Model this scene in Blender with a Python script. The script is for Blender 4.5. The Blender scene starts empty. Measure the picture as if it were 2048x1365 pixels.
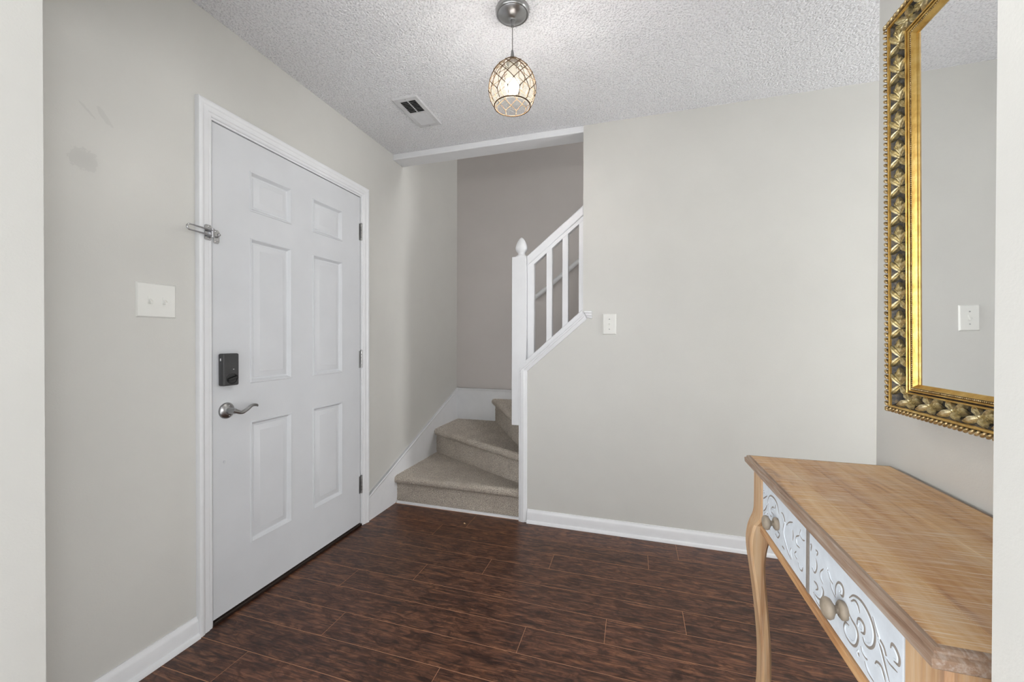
import bpy, bmesh, math, random
from mathutils import Matrix, Vector
random.seed(7)
sc = bpy.context.scene
COL = sc.collection
R = math.radians

# ------------------------------------------------------------------ camera
cam_d = bpy.data.cameras.new('camera')
cam_d.sensor_width = 36.0
cam_d.lens = 801.15 / 2048 * 36.0
cam_d.clip_start = 0.02
cam = bpy.data.objects.new('camera', cam_d)
COL.objects.link(cam)
yaw, pit, roll = R(16.971), R(-0.346), R(0.104)
_fw = Vector((-math.sin(yaw) * math.cos(pit), math.cos(yaw) * math.cos(pit), math.sin(pit)))
_rt = Vector((math.cos(yaw), math.sin(yaw), 0))
_up = _rt.cross(_fw)
_r2 = _rt * math.cos(roll) + _up * math.sin(roll)
_u2 = -_rt * math.sin(roll) + _up * math.cos(roll)
cam.matrix_world = Matrix(((_r2.x, _u2.x, -_fw.x, 1.637), (_r2.y, _u2.y, -_fw.y, 0.0),
                           (_r2.z, _u2.z, -_fw.z, 1.1724), (0, 0, 0, 1)))
sc.camera = cam

# ------------------------------------------------------------------ world, daylight, exposure
W = bpy.data.worlds.new('world')
sc.world = W
W.use_nodes = True
W.node_tree.nodes['Background'].inputs[0].default_value = (0.92, 0.96, 1.0, 1)
W.node_tree.nodes['Background'].inputs[1].default_value = 1.0
sc.view_settings.view_transform = 'Standard'
sc.view_settings.look = 'None'
sc.view_settings.gamma = 1.0
sc.view_settings.use_curve_mapping = False
sc.view_settings.exposure = 0.24
try:
    sc.cycles.use_denoising = True
    sc.cycles.max_bounces = 8
    sc.cycles.diffuse_bounces = 5
    sc.cycles.adaptive_threshold = 0.02
    sc.cycles.transparent_max_bounces = 12
    sc.cycles.sample_clamp_indirect = 12.0
except Exception:
    pass


def area_light(name, loc, rot, sx, sy, power, col=(1, 1, 1)):
    d = bpy.data.lights.new(name, 'AREA')
    d.shape = 'RECTANGLE'
    d.size, d.size_y, d.energy, d.color = sx, sy, power, col
    o = bpy.data.objects.new(name, d)
    COL.objects.link(o)
    o.location, o.rotation_euler = loc, rot
    return o


# daylight entering through the windows of the room behind the camera and at the end of the hall, plus added fill
area_light('daylight_rear_a', (-0.3, -3.45, 1.4), (R(90), 0, 0), 1.5, 1.4, 25, (0.98, 0.99, 1.0))
area_light('daylight_rear_b', (2.1, -3.45, 1.4), (R(90), 0, 0), 1.5, 1.4, 9, (0.98, 0.99, 1.0))
area_light('daylight_hall', (5.15, 1.62, 1.35), (0, R(90), 0), 1.3, 0.7, 46, (0.98, 0.99, 1.0))
area_light('fill_upstairs', (4.25, 3.07, 3.75), (0, R(75), 0), 1.2, 0.8, 36, (0.98, 0.99, 1.0))  # fill lamp added to brighten the dark stairwell
area_light('daylight_rear_left', (-2.05, -1.9, 1.4), (0, R(-90), 0), 1.4, 2.0, 94, (0.98, 0.99, 1.0))
area_light('fill_rear_right', (5.15, -1.5, 1.4), (0, R(90), 0), 1.4, 2.0, 66, (0.98, 0.99, 1.0))  # fill lamp added opposite the left one to brighten the left wall
sun_d = bpy.data.lights.new('sun', 'SUN')
sun_d.energy, sun_d.angle, sun_d.color = 18.0, R(0.6), (0.96, 0.98, 1.0)
sun_o = bpy.data.objects.new('sun', sun_d)
COL.objects.link(sun_o)
sun_o.rotation_euler = (R(52), 0, R(-8))  # sun added to bounce off the pale rear floor onto the ceiling

# ------------------------------------------------------------------ helpers
WORLD = {}


def wm(o):
    return WORLD.get(o.name, Matrix.Identity(4))


def link(name, data, parent=None, M=None):
    o = bpy.data.objects.new(name, data)
    COL.objects.link(o)
    M = M or Matrix.Identity(4)
    WORLD[o.name] = M
    if parent is not None:
        o.parent = parent
        o.matrix_basis = wm(parent).inverted() @ M
    else:
        o.matrix_basis = M
    return o


def empty(name, loc):
    o = link(name, None, None, Matrix.Translation(loc))
    o.empty_display_size = 0.05
    return o


def tag(o, label, cat, group=None):
    o['label'] = label
    o['category'] = cat
    if group:
        o['group'] = group
    return o


def struct(o, label=None, cat=None):
    o['kind'] = 'structure'
    if label:
        o['label'] = label
    if cat:
        o['category'] = cat
    return o


class MB:
    def __init__(s):
        s.v, s.f, s.m = [], [], []

    def add(s, vs, fs, mi=0):
        b = len(s.v)
        s.v += [tuple(v) for v in vs]
        s.f += [tuple(b + i for i in f) for f in fs]
        s.m += [mi] * len(fs)

    def box(s, a, b, mi=0):
        x0, y0, z0 = a
        x1, y1, z1 = b
        s.add([(x0, y0, z0), (x1, y0, z0), (x1, y1, z0), (x0, y1, z0), (x0, y0, z1), (x1, y0, z1), (x1, y1, z1), (x0, y1, z1)],
              [(0, 3, 2, 1), (4, 5, 6, 7), (0, 1, 5, 4), (1, 2, 6, 5), (2, 3, 7, 6), (3, 0, 4, 7)], mi)

    def tube(s, pts, rad, n=8, mi=0, flat=None, closed=False):
        """swept tube; rad scalar or list; flat=(axis vector, factor) squashes along an axis"""
        pts = [Vector(p) for p in pts]
        N = len(pts)
        rad = rad if isinstance(rad, (list, tuple)) else [rad] * N
        vs, fs = [], []
        nrm = None
        for i, p in enumerate(pts):
            if closed:
                t = pts[(i + 1) % N] - pts[i - 1]
            else:
                t = pts[min(i + 1, N - 1)] - pts[max(i - 1, 0)]
            t.normalize()
            if nrm is None:
                a = Vector((0, 0, 1)) if abs(t.z) < 0.9 else Vector((1, 0, 0))
                nrm = (a - t * a.dot(t)).normalized()
            else:
                nrm = (nrm - t * nrm.dot(t)).normalized()
            bi = t.cross(nrm)
            for k in range(n):
                a = 2 * math.pi * k / n
                o = (nrm * math.cos(a) + bi * math.sin(a)) * rad[i]
                if flat:
                    ax, fc = flat
                    o = o - ax * o.dot(ax) * (1 - fc)
                vs.append(p + o)
        last = N if closed else N - 1
        for i in range(last):
            j = (i + 1) % N
            for k in range(n):
                fs.append((i * n + k, i * n + (k + 1) % n, j * n + (k + 1) % n, j * n + k))
        if not closed:
            fs.append(tuple(range(n))[::-1])
            fs.append(tuple((N - 1) * n + k for k in range(n)))
        s.add(vs, fs, mi)

    def lathe(s, prof, c, n=32, mi=0, axis='z', cap=True):
        """prof list of (r, h) along axis from c"""
        vs, fs = [], []
        c = Vector(c)
        for r, h in prof:
            for k in range(n):
                a = 2 * math.pi * k / n
                u, w = r * math.cos(a), r * math.sin(a)
                vs.append(c + Vector({'z': (u, w, h), 'x': (h, u, w), 'y': (w, h, u)}[axis]))
        for i in range(len(prof) - 1):
            for k in range(n):
                fs.append((i * n + k, i * n + (k + 1) % n, (i + 1) * n + (k + 1) % n, (i + 1) * n + k))
        if cap:
            fs.append(tuple(range(n))[::-1])
            fs.append(tuple((len(prof) - 1) * n + k for k in range(n)))
        s.add(vs, fs, mi)

    def extrude(s, poly, lo, hi, plane, mi=0):
        """poly of 2D points; plane 'xz' extruded in y, 'yz' in x, 'xy' in z"""
        def P(p, d):
            return {'xz': (p[0], d, p[1]), 'yz': (d, p[0], p[1]), 'xy': (p[0], p[1], d)}[plane]
        n = len(poly)
        vs = [P(p, lo) for p in poly] + [P(p, hi) for p in poly]
        fs = [tuple(range(n)), tuple(range(2 * n - 1, n - 1, -1))]
        for i in range(n):
            j = (i + 1) % n
            fs.append((j, i, n + i, n + j))
        s.add(vs, fs, mi)

    def profile(s, prof, ends, mi=0, cap=True):
        """prof [(a,h)] carried through ends [(P, A, H)]"""
        n = len(prof)
        vs, fs = [], []
        for P, A, H in ends:
            P, A, H = Vector(P), Vector(A), Vector(H)
            vs += [P + A * a + H * h for a, h in prof]
        for i in range(len(ends) - 1):
            for k in range(n - 1):
                fs.append((i * n + k, i * n + k + 1, (i + 1) * n + k + 1, (i + 1) * n + k))
            if cap:
                fs.append((i * n + n - 1, i * n, (i + 1) * n, (i + 1) * n + n - 1))
        if cap:
            fs.append(tuple(range(n))[::-1])
            fs.append(tuple((len(ends) - 1) * n + k for k in range(n)))
        s.add(vs, fs, mi)

    def sphere(s, c, r, nu=10, nv=6, mi=0, sc3=(1, 1, 1), M=None):
        vs, fs = [], []
        c = Vector(c)
        for j in range(nv + 1):
            t = math.pi * j / nv
            for k in range(nu):
                a = 2 * math.pi * k / nu
                q = Vector((r * sc3[0] * math.sin(t) * math.cos(a), r * sc3[1] * math.sin(t) * math.sin(a), r * sc3[2] * math.cos(t)))
                if M:
                    q = M @ q
                vs.append(c + q)
        for j in range(nv):
            for k in range(nu):
                fs.append((j * nu + k, (j + 1) * nu + k, (j + 1) * nu + (k + 1) % nu, j * nu + (k + 1) % nu))
        s.add(vs, fs, mi)

    def mesh(s, name, mats, smooth=False, bev=0, seg=2, angle=40):
        me = bpy.data.meshes.new(name)
        me.from_pydata(s.v, [], s.f)
        for m in (mats if isinstance(mats, (list, tuple)) else [mats]):
            me.materials.append(m)
        if len(set(s.m)) > 1:
            me.polygons.foreach_set('material_index', s.m)
        bm = bmesh.new()
        bm.from_mesh(me)
        bmesh.ops.remove_doubles(bm, verts=bm.verts, dist=1e-6)
        bmesh.ops.recalc_face_normals(bm, faces=bm.faces)
        if bev:
            es = [e for e in bm.edges if len(e.link_faces) == 2 and e.calc_face_angle(0) > R(30)]
            bmesh.ops.bevel(bm, geom=es, offset=bev, segments=seg, affect='EDGES', profile=0.5, clamp_overlap=True)
        if smooth:
            for f in bm.faces:
                f.smooth = True
            for e in bm.edges:
                if len(e.link_faces) == 2 and e.calc_face_angle(0) > R(angle):
                    e.smooth = False
        bm.to_mesh(me)
        bm.free()
        me.update()
        return me

    def obj(s, name, mats, parent=None, smooth=False, bev=0, seg=2, angle=40):
        return link(name, s.mesh(name, mats, smooth, bev, seg, angle), parent)


def box(name, a, b, mat, parent=None, bev=0, seg=2, smooth=False):
    m = MB()
    m.box(a, b)
    return m.obj(name, mat, parent, bev=bev, seg=seg, smooth=smooth)


def catmull(pts, n=6):
    P = [Vector(p) for p in pts]
    P = [P[0] * 2 - P[1]] + P + [P[-1] * 2 - P[-2]]
    out = []
    for i in range(1, len(P) - 2):
        a, b, c, d = P[i - 1:i + 3]
        for k in range(n):
            t = k / n
            out.append(0.5 * ((2 * b) + (c - a) * t + (2 * a - 5 * b + 4 * c - d) * t * t + (3 * b - a - 3 * c + d) * t ** 3))
    out.append(P[-2])
    return out


# ------------------------------------------------------------------ materials
def srgb(r, g, b):
    f = lambda c: c / 12.92 if c <= 0.04045 else ((c + 0.055) / 1.055) ** 2.4
    return (f(r / 255), f(g / 255), f(b / 255), 1)


class NT:
    def __init__(s, name):
        s.mat = bpy.data.materials.new(name)
        s.mat.use_nodes = True
        s.t = s.mat.node_tree
        s.b = s.t.nodes['Principled BSDF']
        s.tc = s.t.nodes.new('ShaderNodeTexCoord')

    def n(s, typ, **kw):
        nd = s.t.nodes.new(typ)
        for k, v in kw.items():
            if k in nd.inputs:
                nd.inputs[k].default_value = v
            else:
                setattr(nd, k, v)
        return nd

    def l(s, a, b):
        s.t.links.new(a, b)

    def mapping(s, scale=(1, 1, 1), rot=(0, 0, 0), loc=(0, 0, 0), src=None):
        m = s.n('ShaderNodeMapping')
        m.inputs['Scale'].default_value = scale
        m.inputs['Rotation'].default_value = rot
        m.inputs['Location'].default_value = loc
        s.l(src or s.tc.outputs['Object'], m.inputs['Vector'])
        return m.outputs[0]

    def noise(s, vec, scale, detail=3, rough=0.5, dist=0.0):
        nd = s.n('ShaderNodeTexNoise', Scale=scale, Detail=detail, Roughness=rough, Distortion=dist)
        s.l(vec, nd.inputs['Vector'])
        return nd.outputs['Fac']

    def ramp(s, fac, stops):
        nd = s.n('ShaderNodeValToRGB')
        e = nd.color_ramp.elements
        while len(e) < len(stops):
            e.new(0.5)
        for k, (p, c) in enumerate(stops):
            e[k].position = p
            e[k].color = c if len(c) == 4 else (*c, 1)
        s.l(fac, nd.inputs[0])
        return nd.outputs[0]

    def mix(s, fac, a, b, mode='MIX'):
        nd = s.n('ShaderNodeMix', data_type='RGBA', blend_type=mode)
        for i, v in ((0, fac), (6, a), (7, b)):
            if hasattr(v, 'links') or hasattr(v, 'is_linked'):
                s.l(v, nd.inputs[i])
            else:
                nd.inputs[i].default_value = v
        return nd.outputs[2]

    def math(s, op, a, b=0.0):
        nd = s.n('ShaderNodeMath', operation=op)
        for i, v in ((0, a), (1, b)):
            if hasattr(v, 'is_linked'):
                s.l(v, nd.inputs[i])
            else:
                nd.inputs[i].default_value = v
        return nd.outputs[0]

    def bump(s, h, strength, dist, prev=None):
        nd = s.n('ShaderNodeBump', Strength=strength, Distance=dist)
        s.l(h, nd.inputs['Height'])
        if prev:
            s.l(prev, nd.inputs['Normal'])
        return nd.outputs[0]

    def set(s, **kw):
        for k, v in kw.items():
            k = k.replace('_', ' ')
            if hasattr(v, 'is_linked'):
                s.l(v, s.b.inputs[k])
            else:
                s.b.inputs[k].default_value = v
        return s.mat


def simple(name, col, rough=0.5, metal=0.0, spec=0.5, nz=0.04, nscale=30, bump=0.0, bscale=200, bdist=0.001):
    t = NT(name)
    f = t.noise(t.tc.outputs['Object'], nscale, 4)
    lo = tuple(c * (1 - nz) for c in col[:3]) + (1,)
    hi = tuple(min(1, c * (1 + nz)) for c in col[:3]) + (1,)
    t.set(Base_Color=t.ramp(f, [(0.3, lo), (0.7, hi)]), Roughness=rough, Metallic=metal)
    t.b.inputs['Specular IOR Level'].default_value = spec
    if bump:
        t.l(t.bump(t.noise(t.tc.outputs['Object'], bscale, 3), bump, bdist), t.b.inputs['Normal'])
    return t.mat


def wall_mat(name, col, patches=(), rough=0.42):
    """rolled eggshell paint with an orange-peel nap; patches = unsanded filler marks ((y,z),(ry,rz))"""
    t = NT(name)
    O = t.tc.outputs['Object']
    f = t.noise(O, 1.6, 5, 0.6)
    c = t.ramp(f, [(0.3, tuple(v * 0.965 for v in col[:3])), (0.7, tuple(v * 1.03 for v in col[:3]))])
    rg = t.math('ADD', t.math('MULTIPLY', t.noise(O, 5, 3), 0.1), rough - 0.05)
    if patches:
        sep = t.n('ShaderNodeSeparateXYZ')
        t.l(O, sep.inputs[0])
        nz = t.math('MULTIPLY', t.math('SUBTRACT', t.noise(O, 55, 5, 0.7), 0.5), 3.4)
        tot = None
        for (py, pz), (ry, rz), an in patches:
            dy = t.math('SUBTRACT', sep.outputs['Y'], py)
            dz = t.math('SUBTRACT', sep.outputs['Z'], pz)
            ca, sa = math.cos(an), math.sin(an)
            u = t.math('ADD', t.math('MULTIPLY', dy, ca / ry), t.math('MULTIPLY', dz, sa / ry))
            v = t.math('ADD', t.math('MULTIPLY', dy, -sa / rz), t.math('MULTIPLY', dz, ca / rz))
            d = t.math('ADD', t.math('MULTIPLY', u, u), t.math('MULTIPLY', v, v))
            d = t.math('ADD', d, nz)
            k = t.math('LESS_THAN', d, 1.0)
            tot = k if tot is None else t.math('MAXIMUM', tot, k)
        c = t.mix(t.math('MULTIPLY', tot, 0.24), c, srgb(178, 177, 174))
        rg = t.math('ADD', rg, t.math('MULTIPLY', tot, 0.3))
    b = t.bump(t.noise(O, 190, 3, 0.55), 0.22, 0.0012)
    b = t.bump(t.noise(O, 14, 3, 0.5), 0.12, 0.004, b)
    t.set(Base_Color=c, Roughness=rg, Normal=b)
    t.b.inputs['Specular IOR Level'].default_value = 0.4
    return t.mat


WALLC = srgb(206, 205, 200)
M_wall = wall_mat('greige_wall_paint', WALLC)
M_wall_l = wall_mat('greige_wall_paint_patched', WALLC,
                    [((0.804, 1.728), (0.036, 0.034), 0.0), ((0.856, 1.886), (0.03, 0.009), -0.9), ((0.812, 1.886), (0.026, 0.004), -0.75)], rough=0.36)
M_wall_s = wall_mat('greige_wall_paint_stair_shade', srgb(207, 201, 198), rough=0.5)  # same wall paint, with the dim stairwell's warmer tone put into its colour


def ceiling_mat():
    t = NT('popcorn_ceiling')
    O = t.tc.outputs['Object']
    v = t.n('ShaderNodeTexVoronoi', Scale=105.0)
    t.l(O, v.inputs['Vector'])
    d = t.math('SUBTRACT', 1.0, v.outputs['Distance'])
    n1 = t.noise(O, 135, 4, 0.6)
    h = t.math('ADD', t.math('MULTIPLY', d, 0.6), n1)
    b = t.bump(h, 1.0, 0.010)
    t.set(Base_Color=t.ramp(n1, [(0.36, srgb(222, 222, 225)), (0.52, srgb(250, 250, 252))]), Roughness=0.95, Normal=b)  # darker colour in the bump's lows paints in shade between the popcorn grains
    t.b.inputs['Specular IOR Level'].default_value = 0.1
    return t.mat


M_ceil = ceiling_mat()
M_trim = simple('white_trim_paint', srgb(228, 229, 231), 0.35, nz=0.02, nscale=12, bump=0.12, bscale=60)
M_door = simple('door_white_paint', srgb(212, 214, 217), 0.38, nz=0.025, nscale=6, bump=0.08, bscale=120)
M_plate = simple('plastic_switch_plate', srgb(226, 226, 221), 0.35, nz=0.01)
M_gap = simple('dark_seal', srgb(40, 36, 33), 0.7)
M_bronze = simple('dark_bronze_sill', srgb(46, 34, 27), 0.45, 0.3)
M_nickel = simple('satin_nickel', srgb(170, 170, 170), 0.28, 1.0, nz=0.05)
M_chrome = simple('polished_chrome', srgb(190, 190, 192), 0.14, 1.0)
M_black = simple('black_plastic', srgb(62, 62, 63), 0.45, nz=0.08, nscale=150, bump=0.1, bscale=600)
M_blackshine = simple('black_gloss', srgb(38, 38, 39), 0.25)
M_duct_shade = simple('duct_shade_black', srgb(14, 14, 15), 0.9)
M_vent = simple('vent_paint', srgb(205, 205, 206), 0.5, nz=0.03)
M_cap_led = simple('indicator_pale', srgb(225, 225, 225), 0.4)


def plank_mat():
    t = NT('dark_hickory_laminate')
    oi = t.n('ShaderNodeObjectInfo')
    cmb = t.n('ShaderNodeCombineXYZ')
    t.l(t.math('MULTIPLY', oi.outputs['Random'], 17.0), cmb.inputs[0])
    t.l(t.math('MULTIPLY', oi.outputs['Random'], 43.0), cmb.inputs[1])
    add = t.n('ShaderNodeVectorMath', operation='ADD')
    t.l(t.tc.outputs['Object'], add.inputs[0])
    t.l(cmb.outputs[0], add.inputs[1])
    src = add.outputs[0]
    grain = t.noise(t.mapping((5, 62, 1), src=src), 1.6, 8, 0.62, 0.9)
    blot = t.noise(t.mapping((8, 19, 1), src=src), 1.5, 6, 0.65, 1.4)
    fine = t.noise(t.mapping((14, 330, 1), src=src), 1.0, 4, 0.6)
    c = t.ramp(grain, [(0.32, srgb(42, 28, 24)), (0.44, srgb(86, 55, 42)), (0.55, srgb(118, 77, 55)), (0.70, srgb(156, 108, 74))])
    c = t.mix(t.ramp(blot, [(0.42, (0, 0, 0)), (0.60, (1, 1, 1))]), c, t.mix(1.0, c, srgb(150, 136, 134), 'MULTIPLY'))
    c = t.mix(t.math('MULTIPLY', fine, 0.35), c, srgb(60, 37, 29))
    tone = t.math('ADD', t.math('MULTIPLY', oi.outputs['Random'], 0.24), 0.92)
    sc_ = t.n('ShaderNodeVectorMath', operation='SCALE')
    t.l(c, sc_.inputs[0])
    t.l(tone, sc_.inputs['Scale'])
    b = t.bump(t.noise(t.mapping((3, 22, 1), src=src), 1.2, 3), 0.25, 0.004)
    b = t.bump(grain, 0.18, 0.0015, b)
    t.set(Base_Color=sc_.outputs[0], Roughness=t.math('ADD', t.math('MULTIPLY', grain, 0.18), 0.24), Normal=b)
    t.b.inputs['Specular IOR Level'].default_value = 0.42
    return t.mat


M_plank = plank_mat()
M_joint = simple('laminate_core_joint', srgb(176, 130, 98), 0.7, nz=0.1, nscale=60)


def carpet_mat():
    t = NT('taupe_frieze_carpet')
    O = t.tc.outputs['Object']
    v = t.n('ShaderNodeTexVoronoi', Scale=330.0)
    t.l(O, v.inputs['Vector'])
    sp = t.noise(O, 230, 4, 0.75)
    wear = t.noise(O, 7, 4, 0.6)
    c = t.ramp(sp, [(0.35, srgb(116, 102, 90)), (0.48, srgb(214, 198, 181)), (0.60, srgb(255, 248, 234))])
    c = t.mix(t.ramp(wear, [(0.45, (0, 0, 0)), (0.7, (0.35, 0.35, 0.35))]), c, srgb(178, 163, 150))
    b = t.bump(t.math('ADD', sp, t.math('SUBTRACT', 1.0, v.outputs['Distance'])), 0.9, 0.006)
    t.set(Base_Color=c, Roughness=1.0, Normal=b)
    t.b.inputs['Specular IOR Level'].default_value = 0.05
    t.b.inputs['Sheen Weight'].default_value = 0.25
    t.b.inputs['Sheen Roughness'].default_value = 0.6
    return t.mat


M_carpet = carpet_mat()


def wood_mat(name, axis, cols, knots=True, wash=0.35, gscale=1.0):
    """pine with a lime wash; axis = grain direction"""
    t = NT(name)
    O = t.tc.outputs['Object']
    s_long, s_x = 2.2 * gscale, 26 * gscale
    scl = {'y': (s_x, s_long, s_x), 'z': (s_x, s_x, s_long), 'x': (s_long, s_x, s_x)}[axis]
    g = t.noise(t.mapping(scl), 1.3, 7, 0.6, 0.8)
    scl2 = {'y': (210, 9, 210), 'z': (210, 210, 9), 'x': (9, 210, 210)}[axis]
    fine = t.noise(t.mapping(scl2), 1.0, 4, 0.6)
    c = t.ramp(g, [(0.28, cols[0]), (0.48, cols[1]), (0.66, cols[2])])
    c = t.mix(t.ramp(fine, [(0.45, (0, 0, 0)), (0.8, (wash, wash, wash))]), c, cols[3])
    if knots:
        v = t.n('ShaderNodeTexVoronoi', Scale=1.0)
        t.l(t.mapping({'y': (5.5, 3.0, 5.5), 'z': (5, 5, 3), 'x': (3, 5, 5)}[axis], loc=(0.3, 0.6, 0.2)), v.inputs['Vector'])
        k = t.ramp(v.outputs['Distance'], [(0.035, (0.8, 0.8, 0.8)), (0.085, (0, 0, 0))])
        c = t.mix(k, c, srgb(104, 66, 40))
    b = t.bump(fine, 0.15, 0.001)
    t.set(Base_Color=c, Roughness=0.55, Normal=b)
    t.b.inputs['Specular IOR Level'].default_value = 0.3
    return t.mat


def table_top_mat():
    t = NT('pine_tabletop_saw_marks')
    O = t.tc.outputs['Object']
    g = t.noise(t.mapping((24, 2.4, 24)), 1.2, 7, 0.6, 0.7)
    bd = t.noise(t.mapping((7, 0.6, 1)), 1.6, 2, 0.4)
    c = t.ramp(g, [(0.28, srgb(152, 108, 72)), (0.42, srgb(200, 154, 106)), (0.56, srgb(216, 176, 126)), (0.72, srgb(228, 200, 160))])
    c = t.mix(t.ramp(bd, [(0.4, (0, 0, 0)), (0.62, (0.45, 0.45, 0.45))]), c, srgb(176, 126, 84))
    saw = t.noise(t.mapping((13, 330, 1), rot=(0, 0, R(7))), 1.0, 3, 0.6)
    c = t.mix(t.ramp(saw, [(0.50, (0, 0, 0)), (0.68, (0.75, 0.75, 0.75))]), c, srgb(230, 216, 196))
    wash = t.noise(t.mapping((3, 5, 1)), 1.5, 4, 0.6)
    c = t.mix(t.ramp(wash, [(0.5, (0, 0, 0)), (0.8, (0.45, 0.45, 0.45))]), c, srgb(206, 190, 172))
    v = t.n('ShaderNodeTexVoronoi', Scale=1.0)
    t.l(t.mapping((9.0, 4.4, 1), loc=(0.21, 0.43, 0.5)), v.inputs['Vector'])
    c = t.mix(t.ramp(v.outputs['Distance'], [(0.04, (0.7, 0.7, 0.7)), (0.08, (0, 0, 0))]), c, srgb(112, 76, 52))
    b = t.bump(saw, 0.22, 0.001)
    t.set(Base_Color=c, Roughness=0.5, Normal=b)
    t.b.inputs['Specular IOR Level'].default_value = 0.35
    return t.mat


M_top = table_top_mat()
M_edge = wood_mat('tabletop_edge_greywash', 'y', [srgb(112, 84, 64), srgb(146, 120, 100), srgb(166, 148, 132), srgb(196, 188, 180)], False, 0.6)
M_leg = wood_mat('pine_leg', 'z', [srgb(154, 112, 78), srgb(190, 154, 116), srgb(204, 174, 138), srgb(200, 190, 176)], True, 0.35, 0.9)
M_rail = wood_mat('pine_rail', 'y', [srgb(150, 104, 66), srgb(190, 144, 98), srgb(206, 166, 120), srgb(214, 194, 166)], False, 0.3)
M_wash = simple('whitewashed_drawer', srgb(212, 219, 226), 0.55, nz=0.06, nscale=40, bump=0.2, bscale=90)
M_scroll = simple('taupe_carved_line', srgb(136, 128, 120), 0.7, nz=0.12, nscale=90)
M_knob = simple('greywash_knob', srgb(150, 138, 122), 0.6, nz=0.15, nscale=60)


def gilt(name, cols, scale=90, rough=0.35, metal=0.85):
    t = NT(name)
    f = t.noise(t.tc.outputs['Object'], scale, 5, 0.65)
    st = [(0.3 + 0.4 * i / (len(cols) - 1), c) for i, c in enumerate(cols)]
    t.set(Base_Color=t.ramp(f, st), Roughness=rough, Metallic=metal)
    t.l(t.bump(t.noise(t.tc.outputs['Object'], 420, 3), 0.3, 0.001), t.b.inputs['Normal'])
    return t.mat


M_gold = gilt('gilt_gold', [srgb(176, 136, 70), srgb(206, 168, 92), srgb(222, 192, 122)], 25, 0.32)
M_leaf = gilt('antique_gilt_leaf', [srgb(138, 126, 98), srgb(204, 190, 148), srgb(240, 234, 210)], 110, 0.34, 0.8)
M_pewter = gilt('dark_pewter_ground', [srgb(44, 45, 46), srgb(70, 68, 66), srgb(112, 98, 74)], 120, 0.5, 0.6)
M_rope = gilt('antique_gilt_rope', [srgb(112, 94, 66), srgb(186, 160, 112), srgb(226, 210, 172)], 70, 0.35, 0.8)
M_mirror = NT('silvered_glass').set(Base_Color=(0.93, 0.94, 0.94, 1), Metallic=1.0, Roughness=0.015)

# ------------------------------------------------------------------ room shell
YB, ZC, YF, XW = 2.475, 2.475, 3.544, 2.37   # back wall, ceiling, far stair wall, mirror wall
ZU = 5.0

# floor with individual planks
fl = box('floor', (-2.1, -3.6, -0.08), (5.3, YB + 0.03, -0.0004), M_joint)
struct(fl)
struct(box('floor_rear', (-2.1, -3.5, -0.001), (5.2, 0.40, 0.004), simple('bounce_carpet', srgb(220, 220, 221), 0.95, nz=.05, nscale=200)))  # unseen floor made pale to bounce light up to the foyer ceiling
struct(box('floor_hall', (2.96, 0.58, -0.001), (5.2, YB, 0.004), simple('bounce_hall_carpet', srgb(220, 220, 221), 0.95, nz=.05, nscale=200)))  # unseen pale covering, added for more upward bounce from the hall
PL, PW = 1.225, 0.143
off = {0: 1.866, 1: 1.711, 2: 1.225, 3: 0.917, 4: 0.614, 5: 1.53, 6: 1.22, 7: 0.46, 8: 0.98, 9: 0.26, 10: 0.75, 11: 1.15}
row = 0
y1 = YB
y0 = 2.284
while y1 > 0.41:
    xo = off.get(row, random.random() * PL) % PL
    ca = [xo + k * PL for k in range(-1, 3)]
    ca = [0.0] + [c for c in ca if 0.06 < c < 2.9] + [2.95]
    for a, b in zip(ca, ca[1:]):
        m = MB()
        g = 0.0010
        m.box((a + g, y0 + .0013, -0.007), (b - g, y1 - .0013, 0.0))
        m.obj('plank', M_plank, fl, bev=0.0002, seg=1)
    y1 = y0
    y0 = y0 - PW
    row += 1

# ceiling (foyer, hall and rear room)
m = MB()
m.box((-2.1, -3.6, ZC), (5.3, YB, ZC + 0.12))
struct(m.obj('ceiling', M_ceil))

# left wall with door opening, running on into the stairwell
DY0, DY1, DZ0, DZ1 = 1.200, 2.114, 0.019, 2.049
m = MB()
m.extrude([(0.58, 0), (DY0 - .022, 0), (DY0 - .022, DZ1 + .02), (DY1 + .022, DZ1 + .02), (DY1 + .022, 0), (YF + .12, 0), (YF + .12, ZU), (YB + .02, ZU), (YB + .02, ZC), (.58, ZC)],
          -0.14, 0.0, 'yz')
struct(m.obj('wall_left', M_wall_l))
# back wall, with the raked knee wall beside the stairs
RK = 0.883
m = MB()
m.extrude([(0.932, 0), (5.3, 0), (5.3, ZU), (0, ZU), (0, ZC), (1.336, ZC), (1.336, 1.290), (0.976, 0.975), (0.976, 0.612), (0.932, 0.612)], YB, 2.593, 'xz')
struct(m.obj('wall_back', M_wall))
struct(box('wall_stair', (-0.14, YF, 0), (4.4, YF + .12, ZU), M_wall_s))
m = MB()
for a, b, c, d in ((2.593, YF, 0, 3.1), (2.593, YF, 4.4, ZU), (2.593, 2.65, 3.1, 4.4), (3.49, YF, 3.1, 4.4)):
    m.box((4.3, a, c), (4.4, b, d))
struct(m.obj('wall_stair_end', M_wall_s))
m = MB()
for y in (2.65, 3.05, 3.45):
    m.box((4.32, y, 3.1), (4.37, y + .04, 4.4))
for z in (3.1, 3.73, 4.36):
    m.box((4.325, 2.65, z), (4.365, 3.49, z + .04))
struct(m.obj('window_6', M_trim))  # unseen upstairs window, made up to go with the stairwell fill lamp
struct(box('ceiling_stair', (-0.14, YB, ZU), (4.4, YF + .12, ZU + .1), M_ceil))
# mirror wall stub
struct(box('wall_right', (XW, 0.58, 0), (XW + .11, 1.5475, ZC), M_wall, bev=0.003, seg=2, smooth=True))
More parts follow.
